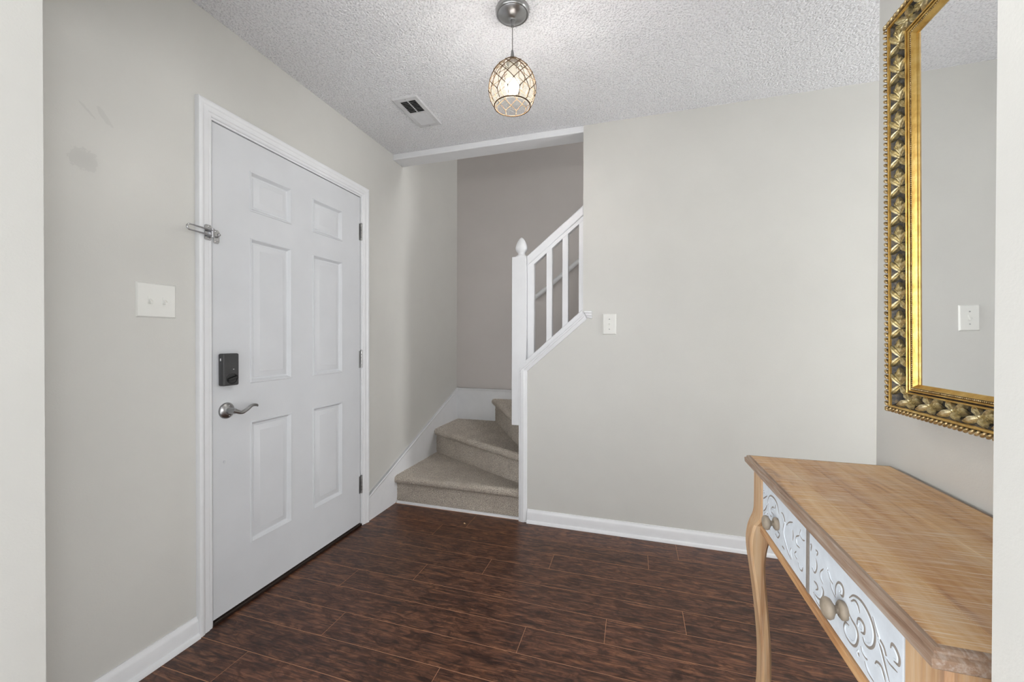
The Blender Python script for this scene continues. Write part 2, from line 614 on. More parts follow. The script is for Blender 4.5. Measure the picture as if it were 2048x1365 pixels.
# opening the camera looks through
m = MB()
m.box((-2.1, 0.46, 0), (0.310, 0.58, ZC))
m.box((2.0185, 0.46, 0), (5.3, 0.58, ZC))
m.box((0.310, 0.46, 2.12), (2.0185, 0.58, ZC))
struct(m.obj('wall_front', M_wall))
# rear room and hall
struct(box('wall_hall_end_low', (5.2, 0.58, 0), (5.3, YB, 0.65), M_wall))
m = MB()
m.box((5.2, 0.58, 2.05), (5.3, YB, ZC))
m.box((5.2, 0.58, 0.65), (5.3, 1.22, 2.05))
m.box((5.2, 2.02, 0.65), (5.3, YB, 2.05))
struct(m.obj('wall_hall_end', M_wall))
m = MB()
for a, b, c, d in ((-3.6, .58, 0, .65), (-3.6, .58, 2.15, ZC), (-3.6, -2.95, .65, 2.15), (-.85, .58, .65, 2.15)):
    m.box((-2.2, a, c), (-2.1, b, d))
struct(m.obj('wall_rear_left', M_wall))
m = MB()
for a, b, c, d in ((-3.6, .46, 0, .65), (-3.6, .46, 2.15, ZC), (-3.6, -2.55, .65, 2.15), (-.45, .46, .65, 2.15)):
    m.box((5.2, a, c), (5.3, b, d))
struct(m.obj('wall_rear_right', M_wall))
m = MB()
m.box((-2.1, -3.6, 0), (5.2, -3.5, 0.65))
m.box((-2.1, -3.6, 2.15), (5.2, -3.5, ZC))
for a, b in ((-2.1, -1.1), (0.5, 1.3), (2.9, 5.2)):
    m.box((a, -3.6, 0.65), (b, -3.5, 2.15))
struct(m.obj('wall_rear', M_wall))
for wi, (a, b) in enumerate(((-1.1, 0.5), (1.3, 2.9))):
    m = MB()
    c = (a + b) / 2
    for x in (a, c - .025, b - .05):
        m.box((x, -3.58, 0.65), (x + .05, -3.53, 2.15))
    for z in (0.65, 1.38, 2.10):
        m.box((a, -3.575, z), (b, -3.535, z + .05))
    struct(m.obj('window_%d' % (wi + 1), M_trim))
for wi, x in ((4, -2.175), (5, 5.225)):  # the right-hand window is made up to go with its fill lamp
    m = MB()
    dy_ = -.4 if wi == 4 else 0
    for y in (-2.55 + dy_, -1.525 + dy_, -.5 + dy_):
        m.box((x, y, .65), (x + .05, y + .05, 2.15))
    for z in (0.65, 1.38, 2.10):
        m.box((x + .005, -2.55 + dy_, z), (x + .045, -.45 + dy_, z + .05))
    struct(m.obj('window_%d' % wi, M_trim))
m = MB()
for y in (1.22, 1.60, 1.98):
    m.box((5.22, y, 0.65), (5.27, y + .04, 2.05))
for z in (0.65, 1.33, 2.01):
    m.box((5.225, 1.22, z), (5.265, 2.02, z + .04))
struct(m.obj('window_3', M_trim))

# dropped header over the stair opening
struct(box('trim_1', (0.0, YB - .004, 2.434), (1.336, 2.597, ZC), M_trim, bev=0.004))

# ------------------------------------------------------------------ mouldings
BASE = [(0, 0), (.026, 0), (.026, .006), (.022, .014), (.013, .018), (.0125, .062), (.010, .070), (.0055, .075), (.0045, .083), (0, .083)]


def baseboard(name, P0, P1, out):
    m = MB()
    m.profile(BASE, [(P0, out, (0, 0, 1)), (P1, out, (0, 0, 1))])
    return struct(m.obj(name, M_trim, smooth=True, angle=35))


baseboard('baseboard_left', (0, 0.58, 0), (0, 1.134, 0), (1, 0, 0))
baseboard('baseboard_back', (0.987, YB, 0), (5.2, YB, 0), (0, -1, 0))
baseboard('baseboard_right', (XW, 0.58, 0), (XW, 1.5475, 0), (-1, 0, 0))

CAS = [(0, 0), (0, .009), (.004, .012), (.013, .012), (.016, .0155), (.034, .0165), (.038, .020), (.049, .0225), (.055, .0205), (.057, .017), (.057, 0)]
tr = empty('trim_2', (0, 1.66, 0))
struct(tr)
y0, y1, zt = 1.191, 2.123, 2.062
for a, b in (((0, y0, 0), (0, y0, zt)), ((0, y0, zt), (0, y1, zt)), ((0, y1, zt), (0, y1, 0))):
    def fr(p):
        sy = -1 if p[1] == y0 else 1
        return (p, (0, sy, 1 if p[2] == zt else 0), (1, 0, 0))
    m = MB()
    m.profile(CAS, [fr(a), fr(b)])
    m.obj('casing_board', M_trim, tr, smooth=True, angle=35)
m = MB()
jy0, jy1, jz = DY0 - .004, DY1 + .004, DZ1 + .004
m.box((-.14, DY0 - .022, 0), (0.004, jy0, jz))
m.box((-.14, jy1, 0), (0.004, DY1 + .022, jz))
m.box((-.14, DY0 - .022, jz), (0.004, DY1 + .022, DZ1 + .02))
m.box((-.10, jy0, 0), (-.047, jy0 + .012, jz))
m.box((-.10, jy1 - .012, 0), (-.047, jy1, jz))
m.box((-.10, jy0, jz - .012), (-.047, jy1, jz))
m.obj('jamb', M_trim, tr)
box('weather_seal', (-.099, jy0, DZ1 - .03), (-.0465, jy1, jz - .001), M_gap, tr)
struct(box('trim_3', (-.14, DY0 - .004, 0.0), (0.012, DY1 + .004, 0.0145), M_bronze, bev=0.003))

# vertical corner moulding on the knee wall end, raked moulding and its end return
VM = [(0, 0), (0, .010), (.006, .012), (.012, .012), (.015, .016), (.034, .017), (.038, .013), (.050, .011), (.054, .008), (.054, 0)]
m = MB()
m.profile(VM, [((.931, YB, 0), (1, 0, 0), (0, -1, 0)), ((.931, YB, .983), (1, 0, -.12), (0, -1, 0))])
struct(m.obj('trim_4', M_trim, smooth=True, angle=30))
t5 = empty('trim_5', (1.1, YB, 1.0))
struct(t5)
RM = [(0, 0), (0, .018), (.012, .020), (.016, .014), (.024, .012), (.030, .016), (.040, .011), (.050, .008), (.052, 0)]
m = MB()
m.profile(RM, [((.936, YB, .978), (.12, 0, -1), (0, -1, 0)), ((1.342, YB, .978 + RK * .406), (.35, 0, -.86), (0, -1, 0))])
m.obj('rake_moulding', M_trim, t5, smooth=True, angle=30)
m = MB()
m.profile([(0, 0), (0, .022), (.012, .022), (.016, .015), (.026, .017), (.034, .010), (.046, .008), (.048, 0)],
          [((1.342, YB, 1.341), (.35, 0, -.86), (0, -1, 0)), ((1.391, YB, 1.341), (0, 0, -1), (0, -1, 0))])
m.obj('end_return', M_trim, t5, bev=0.0025, smooth=True, angle=30)

# skirt boards of the stair
t6 = empty('trim_6', (0, 2.6, 0))
struct(t6)
SL = .394
zs = lambda y: .162 + SL * (y - 2.181)
m = MB()
m.extrude([(2.181, 0), (YF, 0), (YF, zs(YF)), (2.181, zs(2.181))], 0.0, 0.014, 'yz')
m.obj('skirt_board', M_trim, t6)
m = MB()
CAPP = [(0, 0), (.019, 0), (.021, -.006), (.017, -.014), (.014, -.02), (0, -.02)]
m.profile(CAPP, [((0, 2.181, zs(2.181)), (1, 0, 0), (0, 0, 1)), ((0, YF - .012, zs(YF - .012)), (1, 0, 0), (0, 0, 1))])
m.obj('skirt_cap', M_trim, t6, smooth=True, angle=30)
m = MB()
m.extrude([(0.0, 0), (3.2, 0), (3.2, 2.65), (.86, .698), (0, .698)], YF - .014, YF, 'xz')
m.obj('skirt_board', M_trim, t6)
m = MB()
m.profile(CAPP, [((0.0, YF, .698), (0, -1, 0), (0, 0, 1)), ((.86, YF, .698), (0, -1, 0), (0, 0, 1)), ((3.2, YF, 2.65), (0, -1, 0), (0, 0, 1))])
m.obj('skirt_cap', M_trim, t6, smooth=True, angle=30)
m = MB()
m.profile([(0, 0), (.014, 0), (.012, .009), (.006, .013), (0, .0135)], [((0.022, YB + .02, 0), (0, -1, 0), (0, 0, 1)), ((.931, YB + .02, 0), (0, -1, 0), (0, 0, 1))])
struct(m.obj('trim_7', M_trim, smooth=True))

# ------------------------------------------------------------------ entry door
door = empty('door_1', (0, (DY0 + DY1) / 2, 0))
struct(door)
PAN = [(ya, yb_, za, zb) for ya, yb_ in ((1.366, 1.592), (1.729, 1.956)) for za, zb in ((1.738, 1.917), (.972, 1.619), (.256, .801))]
m = MB()
ys = sorted({DY0, DY1} | {p[0] for p in PAN} | {p[1] for p in PAN})
zs_ = sorted({DZ0, DZ1} | {p[2] for p in PAN} | {p[3] for p in PAN})
holes = {(p[0], p[2]) for p in PAN}
for i in range(len(ys) - 1):
    for j in range(len(zs_) - 1):
        if (ys[i], zs_[j]) in holes:
            continue
        m.add([(0, ys[i], zs_[j]), (0, ys[i + 1], zs_[j]), (0, ys[i + 1], zs_[j + 1]), (0, ys[i], zs_[j + 1])], [(0, 1, 2, 3)])
m.box((-.044, DY0, DZ0), (-.02, DY1, DZ1))
for a, b in (((DY0, DZ0), (DY1, DZ0)), ((DY1, DZ0), (DY1, DZ1)), ((DY1, DZ1), (DY0, DZ1)), ((DY0, DZ1), (DY0, DZ0))):
    m.add([(-.02, *a), (-.02, *b), (0, *b), (0, *a)], [(0, 1, 2, 3)])
slab = m.obj('slab', M_door, door)
PP = [(0, 0.0), (.002, .0035), (.006, .004), (.009, .0005), (.013, -.008), (.017, -.0115), (.023, -.0115), (.025, -.0095), (.049, -.002), (.050, -.0015)]
for ya, yb_, za, zb in PAN:
    m = MB()
    cs = [((0, ya, za), (0, 1, 1)), ((0, yb_, za), (0, -1, 1)), ((0, yb_, zb), (0, -1, -1)), ((0, ya, zb), (0, 1, -1)), ((0, ya, za), (0, 1, 1))]
    m.profile(PP, [(p, a, (1, 0, 0)) for p, a in cs], cap=False)
    e = .050
    m.add([(-.0015, ya + e, za + e), (-.0015, yb_ - e, za + e), (-.0015, yb_ - e, zb - e), (-.0015, ya + e, zb - e)], [(0, 1, 2, 3)])
    m.obj('panel', M_door, door, smooth=True, angle=25)
# bottom sweep, hinges
box('door_sweep', (-.036, DY0 + .004, .0145), (-.008, DY1 - .004, DZ0), M_gap, door)
for za, zb in ((1.783, 1.886), (.988, 1.094), (.202, .310)):
    m = MB()
    yc = DY1 + .006
    nk = 5
    hh = (zb - za) / nk
    for k in range(nk):
        m.lathe([(.0045, k * hh + .0006), (.0062, k * hh + .0012), (.0062, (k + 1) * hh - .0012), (.0045, (k + 1) * hh - .0006)], (.006, yc, za), 12)
    m.lathe([(.003, 0), (.0066, .001), (.0066, .004), (.002, .007)], (.006, yc, zb), 12)
    m.box((-.004, yc - .016, za), (.0015, yc - .003, zb))
    m.obj('hinge', M_nickel, door, smooth=True)
# deadbolt
HX = 0.030
yd0, yd1, zd0, zd1 = 1.222, 1.291, .974, 1.108
m = MB()
m.box((0.0, yd0, zd0), (HX, yd1, zd1))
db = m.obj('deadbolt_housing', M_black, door, bev=.006, seg=3, smooth=True)
db['label'] = 'black electronic deadbolt housing'
box('seam_panel', (HX - .001, yd0 + .004, zd0 + .050), (HX + .0016, yd1 - .004, zd1 - .004), M_black, db, bev=.0008)
cy_, cz_ = (yd0 + yd1) / 2 + .002, zd0 + .030
m = MB()
m.lathe([(.0235, -.001), (.0235, .0012), (.020, .0018), (.0195, .0006)], (HX, cy_, cz_), 28, axis='x')
m.obj('dial_ring', M_blackshine, db, smooth=True)
m = MB()
dv = Vector((0, math.cos(.28), math.sin(.28)))
nv = Vector((0, -math.sin(.28), math.cos(.28)))
c0 = Vector((HX, cy_, cz_))
vs = []
for h, w in ((0, .0065), (.010, .005)):
    for u, s in ((-.022, 1), (-.022, -1), (.022, -1), (.022, 1)):
        vs.append(c0 + dv * u + nv * s * w + Vector((h, 0, 0)))
m.add(vs, [(0, 1, 2, 3), (4, 7, 6, 5), (0, 4, 5, 1), (1, 5, 6, 2), (2, 6, 7, 3), (3, 7, 4, 0)])
m.obj('thumb_turn', M_blackshine, db, bev=.0015)
m = MB()
m.box((HX, 1.262, 1.041), (HX + .0022, 1.267, 1.0435))
m.obj('indicator_light', M_cap_led, db)
m = MB()
m.box((.012, yd0 - .0008, 1.078), (.017, yd0 + .001, 1.088))
m.obj('side_mark', M_cap_led, db)
# lever handle
ly, lz = 1.257, .868
m = MB()
m.lathe([(.034, 0), (.034, .003), (.030, .008), (.018, .014), (.0135, .015)], (0, ly, lz), 36, axis='x')
rs = m.obj('lever_rosette', M_nickel, door, smooth=True, angle=50)
rs['label'] = 'satin nickel door lever'
m = MB()
m.lathe([(.0125, .012), (.0125, .034), (.0115, .036), (.0115, .050), (.009, .054)], (0, ly, lz), 20, axis='x')
m.obj('lever_neck', M_nickel, rs, smooth=True)
m = MB()
pts = catmull([(.047, ly - .008, lz + .003), (.049, ly + .010, lz - .004), (.050, ly + .030, lz - .010), (.049, ly + .055, lz - .001), (.047, ly + .080, lz + .012), (.044, ly + .102, lz + .010), (.040, ly + .112, lz + .004)], 6)
n_ = len(pts)
m.tube(pts, [.0095 - .0045 * (i / n_) if i < n_ - 3 else .0038 for i in range(n_)], 12)
m.obj('lever', M_nickel, rs, smooth=True, angle=60)
for dz in (.021, -.021):
    m = MB()
    m.lathe([(.0035, .0), (.0035, .0118), (.002, .0125)], (0.001, ly + .004, lz + dz), 10, axis='x')
    m.obj('screw', M_chrome, rs, smooth=True)
m = MB()
m.sphere((.002, 1.247, .655), .0055, 10, 6, sc3=(.8, 1, 1))
m.obj('filler_bump', M_door, door, smooth=True)
# keeper of the swing bar guard, screwed to the slab
kp = MB()
kp.extrude([(1.2035, 1.562), (1.2035, 1.609), (1.2065, 1.614), (1.221, 1.614), (1.2275, 1.606), (1.2275, 1.566), (1.222, 1.558), (1.2065, 1.558)], 0, .003, 'yz')
kp.tube([(.003, 1.218, 1.585), (.016, 1.213, 1.586), (.030, 1.205, 1.588)], [.0035, .003, .003], 10)
kp.sphere((.032, 1.2035, 1.5885), .0062, 12, 8)
kob = kp.obj('guard_keeper', M_chrome, door, smooth=True, angle=30)
kob['label'] = 'chrome keeper plate with ball stud'
for yy, zz in ((1.210, 1.606), (1.221, 1.597), (1.221, 1.573), (1.210, 1.565)):
    m = MB()
    m.sphere((.003, yy, zz), .0032, 10, 6, sc3=(.5, 1, 1))
    m.obj('screw', M_chrome, kob, smooth=True)

# swing bar guard on the casing
gd = tag(empty('door_guard', (.02, 1.17, 1.59)), 'chrome swing bar door guard fixed to the white door casing', 'door guard')
m = MB()
m.extrude([(1.155, 1.566), (1.160, 1.561), (1.178, 1.561), (1.182, 1.567), (1.182, 1.616), (1.177, 1.622), (1.160, 1.622), (1.155, 1.616)], .012, .0225, 'yz')
jp = m.obj('jamb_plate', M_chrome, gd, bev=.001)
for zz in (1.568, 1.615):
    m = MB()
    m.sphere((.0225, 1.170, zz), .0034, 10, 6, sc3=(.5, 1, 1))
    m.obj('screw', M_chrome, jp, smooth=True)
m = MB()
m.lathe([(.0055, 0), (.0075, .001), (.0075, .009), (.006, .010), (.006, .026), (.0075, .027), (.0075, .035), (.005, .0365)], (.032, 1.178, 1.572), 16)
m.box((.020, 1.173, 1.573), (.032, 1.183, 1.607))
m.obj('hinge_knuckle', M_chrome, gd, smooth=True)
m = MB()
zt_, zb_ = 1.600, 1.579
pts = [Vector((.034, 1.178, zt_))]
ya_, xa_ = 1.084, .046
pts += [Vector((.034 + (xa_ - .034) * k / 6, 1.178 + (ya_ - 1.178) * k / 6, zt_)) for k in range(1, 7)]
rc = (zt_ - zb_) / 2
pts += [Vector((xa_, ya_ - rc * math.sin(a), (zt_ + zb_) / 2 + rc * math.cos(a))) for a in [math.pi * k / 8 for k in range(1, 8)]]
pts += [Vector((xa_ + (.034 - xa_) * k / 6, ya_ + (1.178 - ya_) * k / 6, zb_)) for k in range(0, 7)]
m.tube(pts, .0032, 10)
m.obj('swing_bar', M_chrome, gd, smooth=True, angle=60)


# ------------------------------------------------------------------ switch plates
def plate(name, label, origin, U, N, w, h, toggles, group):
    """origin centre on the wall; U horizontal unit vector, N outward normal"""
    o, U, N = Vector(origin), Vector(U), Vector(N)
    Zv = Vector((0, 0, 1))
    th = tag(empty(name, origin), label, 'light switch', group)

    def quad_box(mb, c, hw, hh, d0, d1, ins=0.0):
        vs = []
        for d, i in ((d0, 0), (d1, ins)):
            for su, sz in ((-1, -1), (1, -1), (1, 1), (-1, 1)):
                vs.append(c + U * su * (hw - i) + Zv * sz * (hh - i) + N * d)
        mb.add(vs, [(0, 3, 2, 1), (4, 5, 6, 7), (0, 1, 5, 4), (1, 2, 6, 5), (2, 3, 7, 6), (3, 0, 4, 7)])
    m = MB()
    quad_box(m, o, w / 2, h / 2, 0, .0065, .005)
    m.obj('cover_plate', M_plate, th, bev=.0008)
    for u in toggles:
        c = o + U * u
        m = MB()
        quad_box(m, c, .0062, .0135, .0055, .0078)
        cl = m.obj('toggle_collar', M_plate, th)
        m = MB()
        vs = []
        for d, zc, hh, hw in ((.0065, -.002, .008, .0046), (.018, -.0095, .004, .0038)):
            for su, sz in ((-1, -1), (1, -1), (1, 1), (-1, 1)):
                vs.append(c + U * su * hw + Zv * (zc + sz * hh) + N * d)
        m.add(vs, [(0, 3, 2, 1), (4, 5, 6, 7), (0, 1, 5, 4), (1, 2, 6, 5), (2, 3, 7, 6), (3, 0, 4, 7)])
        m.obj('toggle', M_plate, cl, bev=.0008)
        for dz in ((.030, -.030) if len(toggles) == 1 else ()):
            m = MB()
            m.sphere(c + Zv * dz + N * .0062, .0034, 10, 6)
            m.obj('screw', M_nickel if len(toggles) == 1 else M_plate, th, smooth=True)
    return th


plate('light_switch', 'double toggle light switch plate on the left wall beside the entry door', (0, 1.000, 1.306), (0, 1, 0), (1, 0, 0), .126, .124, (-.023, .023), None)
plate('light_switch', 'single toggle light switch plate on the back wall beside the stair rail end', (1.494, YB, 1.260), (1, 0, 0), (0, -1, 0), .080, .126, (0,), None)

# ------------------------------------------------------------------ staircase
st = tag(empty('staircase', (.5, 2.5, 0)), 'taupe carpeted winder stairs climbing behind the knee wall', 'stairs')
PV = Vector((.932, 2.600))
TZ = [0, .195, .402, .610, .815, 1.02, 1.225, 1.43]


def polyl(pts, s):
    pts = [Vector(p) for p in pts]
    L = [(pts[i + 1] - pts[i]).length for i in range(len(pts) - 1)]
    d = s * sum(L)
    for i, l in enumerate(L):
        if d <= l or i == len(L) - 1:
            return pts[i].lerp(pts[i + 1], min(1, d / l) if l else 0)
        d -= l


rng = random.Random(3)
TR = [  # outer boundary, inner boundary of each tread
    ([(0.014, 2.500), (0.014, 3.100)], [(.932, 2.500), (.932, 2.572)]),
    ([(0.014, 3.100), (0.014, 3.530), (.398, 3.530)], [(.932, 2.572), (.936, 2.594)]),
    ([(.398, 3.530), (.965, 3.530)], [(.936, 2.594), (.965, 2.596)]),
    ([(.965, 3.530), (1.205, 3.530)], [(.965, 2.596), (1.205, 2.596)]),
    ([(1.205, 3.530), (1.445, 3.530)], [(1.205, 2.596), (1.445, 2.596)]),
    ([(1.445, 3.530), (1.685, 3.530)], [(1.445, 2.596), (1.685, 2.596)]),
    ([(1.685, 3.530), (1.925, 3.530)], [(1.685, 2.596), (1.925, 2.596)]),
]
for k, (outer, inner) in enumerate(TR):
    z, zp = TZ[k + 1], TZ[k]
    step = .0055 if k < 3 else .03
    A, B = Vector(outer[0]), Vector(inner[0])
    d = (B - A)
    nu = max(6, int(d.length / step))
    nrm = Vector((d.y, -d.x)).normalized()
    fwd = (polyl(outer, .5) + polyl(inner, .5)) / 2 - (A + B) / 2
    if nrm.dot(fwd) > 0:
        nrm = -nrm
    prof = [Vector((0, zp - .01)), Vector((0, z - .058))]
    prof += catmull([(0, z - .058, 0), (.010, z - .053, 0), (.026, z - .046, 0), (.033, z - .032, 0), (.033, z - .018, 0), (.026, z - .006, 0), (.013, z - .0005, 0), (0, z, 0)], 3)[1:]
    dense = []
    for a, b in zip(prof, prof[1:]):
        a, b = Vector((a[0], a[1])), Vector((b[0], b[1]))
        n = max(1, int((b - a).length / step))
        dense += [a.lerp(b, i / n) for i in range(n)]
    rows = []
    for q in dense:
        rows.append([(*(A.lerp(B, u / nu) + nrm * q.x), q.y) for u in range(nu + 1)])
    olen = sum((Vector(b) - Vector(a)).length for a, b in zip(outer, outer[1:]))
    ns = max(4, int(olen / step))
    for s in range(ns + 1):
        o_, i_ = polyl(outer, s / ns), polyl(inner, s / ns)
        rows.append([(*o_.lerp(i_, u / nu), z) for u in range(nu + 1)])
    o_, i_ = polyl(outer, 1), polyl(inner, 1)
    rows.append([(*o_.lerp(i_, u / nu), z - .05) for u in range(nu + 1)])
    J = .0022 if k < 3 else 0
    vs = [(p[0] + rng.uniform(-J, J), p[1] + rng.uniform(-J, J), p[2] + rng.uniform(-J, J)) for r in rows for p in r]
    vs = [(max(x, .003), min(y, 3.541), z_) for x, y, z_ in vs]
    w = nu + 1
    fs = [(i * w + u, i * w + u + 1, (i + 1) * w + u + 1, (i + 1) * w + u) for i in range(len(rows) - 1) for u in range(nu)]
    me = bpy.data.meshes.new('carpeted_step')
    me.from_pydata(vs, [], fs)
    me.materials.append(M_carpet)
    me.polygons.foreach_set('use_smooth', [True] * len(fs))
    me.update()
    link('carpeted_step', me, st)

# ------------------------------------------------------------------ balustrade
bl = tag(empty('stair_railing', (.93, 2.52, .6)), 'white painted stair railing with newel post on the raked knee wall', 'railing')
np_ = box('newel_post', (.8785, 2.4775, .612), (.9745, 2.568, 1.700), M_trim, bl, bev=.004)
fx, fy = .932, 2.522
m = MB()
m.lathe([(.040, 1.699), (.040, 1.706), (.034, 1.711), (.026, 1.716), (.022, 1.724), (.024, 1.731), (.033, 1.740), (.0385, 1.752), (.0395, 1.764), (.036, 1.780), (.028, 1.800), (.018, 1.817), (.009, 1.828), (.002, 1.832)], (fx, fy, 0), 28)
m.obj('finial', M_trim, np_, smooth=True, angle=60)


def raked(x0, x1, zf, h, ya, yb_, s):
    return [(x0, zf(x0) - h), (x1, zf(x1) - h), (x1, zf(x1)), (x0, zf(x0))]


zr = lambda x: 1.705 + .818 * (x - .977)
m = MB()
m.extrude(raked(.9745, 1.336, zr, .062, 0, 0, 0), 2.492, 2.552, 'xz')
hr = m.obj('handrail', M_trim, bl, bev=.006, seg=2)
m = MB()
m.extrude([(x, z - .060) for x, z in raked(.9745, 1.336, zr, .030, 0, 0, 0)], 2.502, 2.542, 'xz')
m.obj('handrail_fillet', M_trim, hr, bev=.002)
zcap = lambda x: 1.036 + RK * (x - .976)
m = MB()
m.extrude(raked(.9745, 1.336, zcap, .055, 0, 0, 0), 2.470, 2.604, 'xz')
m.obj('shoe_rail', M_trim, bl, bev=.004)
for x0, x1 in ((.9755, 1.020), (1.101, 1.137), (1.203, 1.239), (1.306, 1.3355)):
    m = MB()
    m.extrude([(x0, zcap(x0) - .005), (x1, zcap(x1) - .005), (x1, zr(x1) - .07), (x0, zr(x0) - .07)], 2.503, 2.540, 'xz')
    m.obj('baluster', M_trim, bl, bev=.0015)

wh = tag(empty('wall_handrail', (.8, 3.54, 1.5)), 'round white grab rail running up the far stair wall behind the balusters', 'handrail')
m = MB()
m.tube([(.782, 3.482, 1.533), (.80, 3.482, 1.547), (2.3, 3.482, 1.547 + 1.5 * .787)], .0205, 14)
m.obj('rail', M_trim, wh, smooth=True, angle=60)
for x in (1.42, 2.1):
    z = 1.547 + (x - .8) * .787
    m = MB()
    m.tube(catmull([(x, 3.482, z - .02), (x, 3.485, z - .05), (x, 3.51, z - .068), (x, 3.544, z - .07)], 4), .006, 8)
    m.lathe([(.028, -.004), (.028, -.001), (.02, 0)], (x, 3.544, z - .07), 16, axis='y')
    m.obj('bracket', M_nickel, wh, smooth=True)

# ------------------------------------------------------------------ ceiling register
vt = tag(empty('ceiling_vent', (.445, 2.05, ZC)), 'white metal air register with two louver banks in the popcorn ceiling', 'vent')
vx0, vx1, vy0, vy1, vz = .371, .520, 1.900, 2.203, ZC - .008
fx0, fx1, fy0, fy1 = .397, .494, 1.930, 2.173
m = MB()
ring = [(vx0, vy0, vx1, vy1, ZC), (vx0 + .004, vy0 + .004, vx1 - .004, vy1 - .004, vz), (fx0, fy0, fx1, fy1, vz), (fx0, fy0, fx1, fy1, ZC + .004)]
for (a, b) in zip(ring, ring[1:]):
    pa = [(a[0], a[1], a[4]), (a[2], a[1], a[4]), (a[2], a[3], a[4]), (a[0], a[3], a[4])]
    pb = [(b[0], b[1], b[4]), (b[2], b[1], b[4]), (b[2], b[3], b[4]), (b[0], b[3], b[4])]
    m.add(pa + pb, [(i, (i + 1) % 4, 4 + (i + 1) % 4, 4 + i) for i in range(4)])
m.obj('frame', M_vent, vt)
box('duct_shade_sheet', (fx0, fy0, ZC - .0012), (fx1, fy1, ZC - .0002), M_duct_shade, vt)  # near-black sheet standing in for the shade behind the slats
NS = 9
half = (fy1 - fy0) / 2
for bank, sg in ((0, 1), (1, -1)):
    for i in range(NS):
        yc = fy0 + bank * (half + .004) + (i + .5) * (half - .004) / NS
        m = MB()
        dy = .0042
        z0_, z1_ = vz - .0005, ZC - .0016
        a_, b_ = (yc - sg * dy, yc + sg * dy)
        m.add([(fx0, a_, z0_), (fx1, a_, z0_), (fx1, b_, z1_), (fx0, b_, z1_), (fx0, a_ + .0009, z0_), (fx1, a_ + .0009, z0_), (fx1, b_ + .0009, z1_), (fx0, b_ + .0009, z1_)],
              [(0, 1, 2, 3), (7, 6, 5, 4), (0, 4, 5, 1), (2, 6, 7, 3), (1, 5, 6, 2), (3, 7, 4, 0)])
        m.obj('slat', M_vent, vt)
box('centre_bar', (fx0, (fy0 + fy1) / 2 - .004, vz - .0005), (fx1, (fy0 + fy1) / 2 + .004, ZC - .0012), M_vent, vt)
box('cross_rib', ((fx0 + fx1) / 2 - .0015, fy0, vz + .001), ((fx0 + fx1) / 2 + .0015, (fy0 + fy1) / 2, ZC - .0012), M_vent, vt)
for yy in (1.914, 2.189):
    m = MB()
    m.sphere((.445, yy, vz), .004, 10, 6, sc3=(1, 1, .5))
    m.obj('screw', M_nickel, vt, smooth=True)

# ------------------------------------------------------------------ pendant
PX, PY = 1.171, 1.525
pd = tag(empty('pendant_light', (PX, PY, ZC)), 'egg shaped cream glass pendant light wrapped in a knotted rope net', 'pendant light')
m = MB()
m.lathe([(.0655, 0), (.0665, -.004), (.0655, -.016), (.0615, -.020), (.0565, -.019), (.054, -.0215), (.040, -.030), (.020, -.037), (.012, -.039), (.0105, -.041), (.0075, -.041), (.0070, -.066), (.003, -.067)], (PX, PY, ZC), 48)
m.obj('canopy', M_nickel, pd, smooth=True, angle=50)
m = MB()
m.sphere((PX + .004, PY - .062, ZC - .012), .0028, 8, 6)
m.obj('canopy_screw', M_chrome, pd, smooth=True)
M_cord = simple('grey_cord', srgb(150, 150, 148), 0.5)
m = MB()
m.tube([(PX, PY, 2.410), (PX, PY, 2.36), (PX + .0005, PY, 2.305)], .0022, 8)
m.obj('cord', M_cord, pd, smooth=True, angle=60)
M_capm = simple('grey_metal_cap', srgb(128, 128, 128), 0.45, 0.4)
m = MB()
m.lathe([(.0035, 2.316), (.0055, 2.306), (.0070, 2.294), (.0115, 2.279), (.013, 2.272), (.024, 2.268), (.0245, 2.262)], (PX, PY, 0), 24)
m.obj('socket_cap', M_capm, pd, smooth=True, angle=40)
EGG = [(.027, 2.269), (.034, 2.263), (.052, 2.250), (.068, 2.233), (.0805, 2.212), (.0885, 2.190), (.092, 2.168), (.091, 2.147), (.0865, 2.127), (.078, 2.107), (.066, 2.090)]


def egg_r(z):
    for (r0, z0), (r1, z1) in zip(EGG, EGG[1:]):
        if z1 <= z <= z0:
            return r0 + (r1 - r0) * (z0 - z) / (z0 - z1)
    return EGG[0][0] if z > EGG[0][1] else EGG[-1][0]


t = NT('cream_pendant_glass')
tr_ = t.n('ShaderNodeBsdfTransparent')
tr_.inputs[0].default_value = (1.0, 0.985, 0.955, 1)
tl_ = t.n('ShaderNodeBsdfTranslucent')
tl_.inputs[0].default_value = (0.95, 0.86, 0.66, 1)
gl_ = t.n('ShaderNodeBsdfGlossy', Roughness=0.08)
mx = t.n('ShaderNodeMixShader')
mx.inputs[0].default_value = 0.022
t.l(tr_.outputs[0], mx.inputs[1])
t.l(tl_.outputs[0], mx.inputs[2])
m2 = t.n('ShaderNodeMixShader')
m2.inputs[0].default_value = 0.05
t.l(mx.outputs[0], m2.inputs[1])
t.l(gl_.outputs[0], m2.inputs[2])
t.l(m2.outputs[0], t.t.nodes['Material Output'].inputs['Surface'])
M_globe = t.mat
prof = catmull([(r, z, 0) for r, z in EGG], 3)
m = MB()
m.lathe([(p.x, p.y) for p in prof], (PX, PY, 0), 48, cap=False)
m.obj('glass_globe', M_globe, pd, smooth=True, angle=80)
# net
M_net = simple('jute_rope', srgb(78, 58, 36), 0.95, nz=0.2, nscale=300)
m = MB()
NN = 12
RZ = [2.262, 2.246, 2.226, 2.203, 2.178, 2.152, 2.126, 2.098]
kn = lambda r, i: ((i + .5 * (r % 2)) * 2 * math.pi / NN + .1, RZ[r])


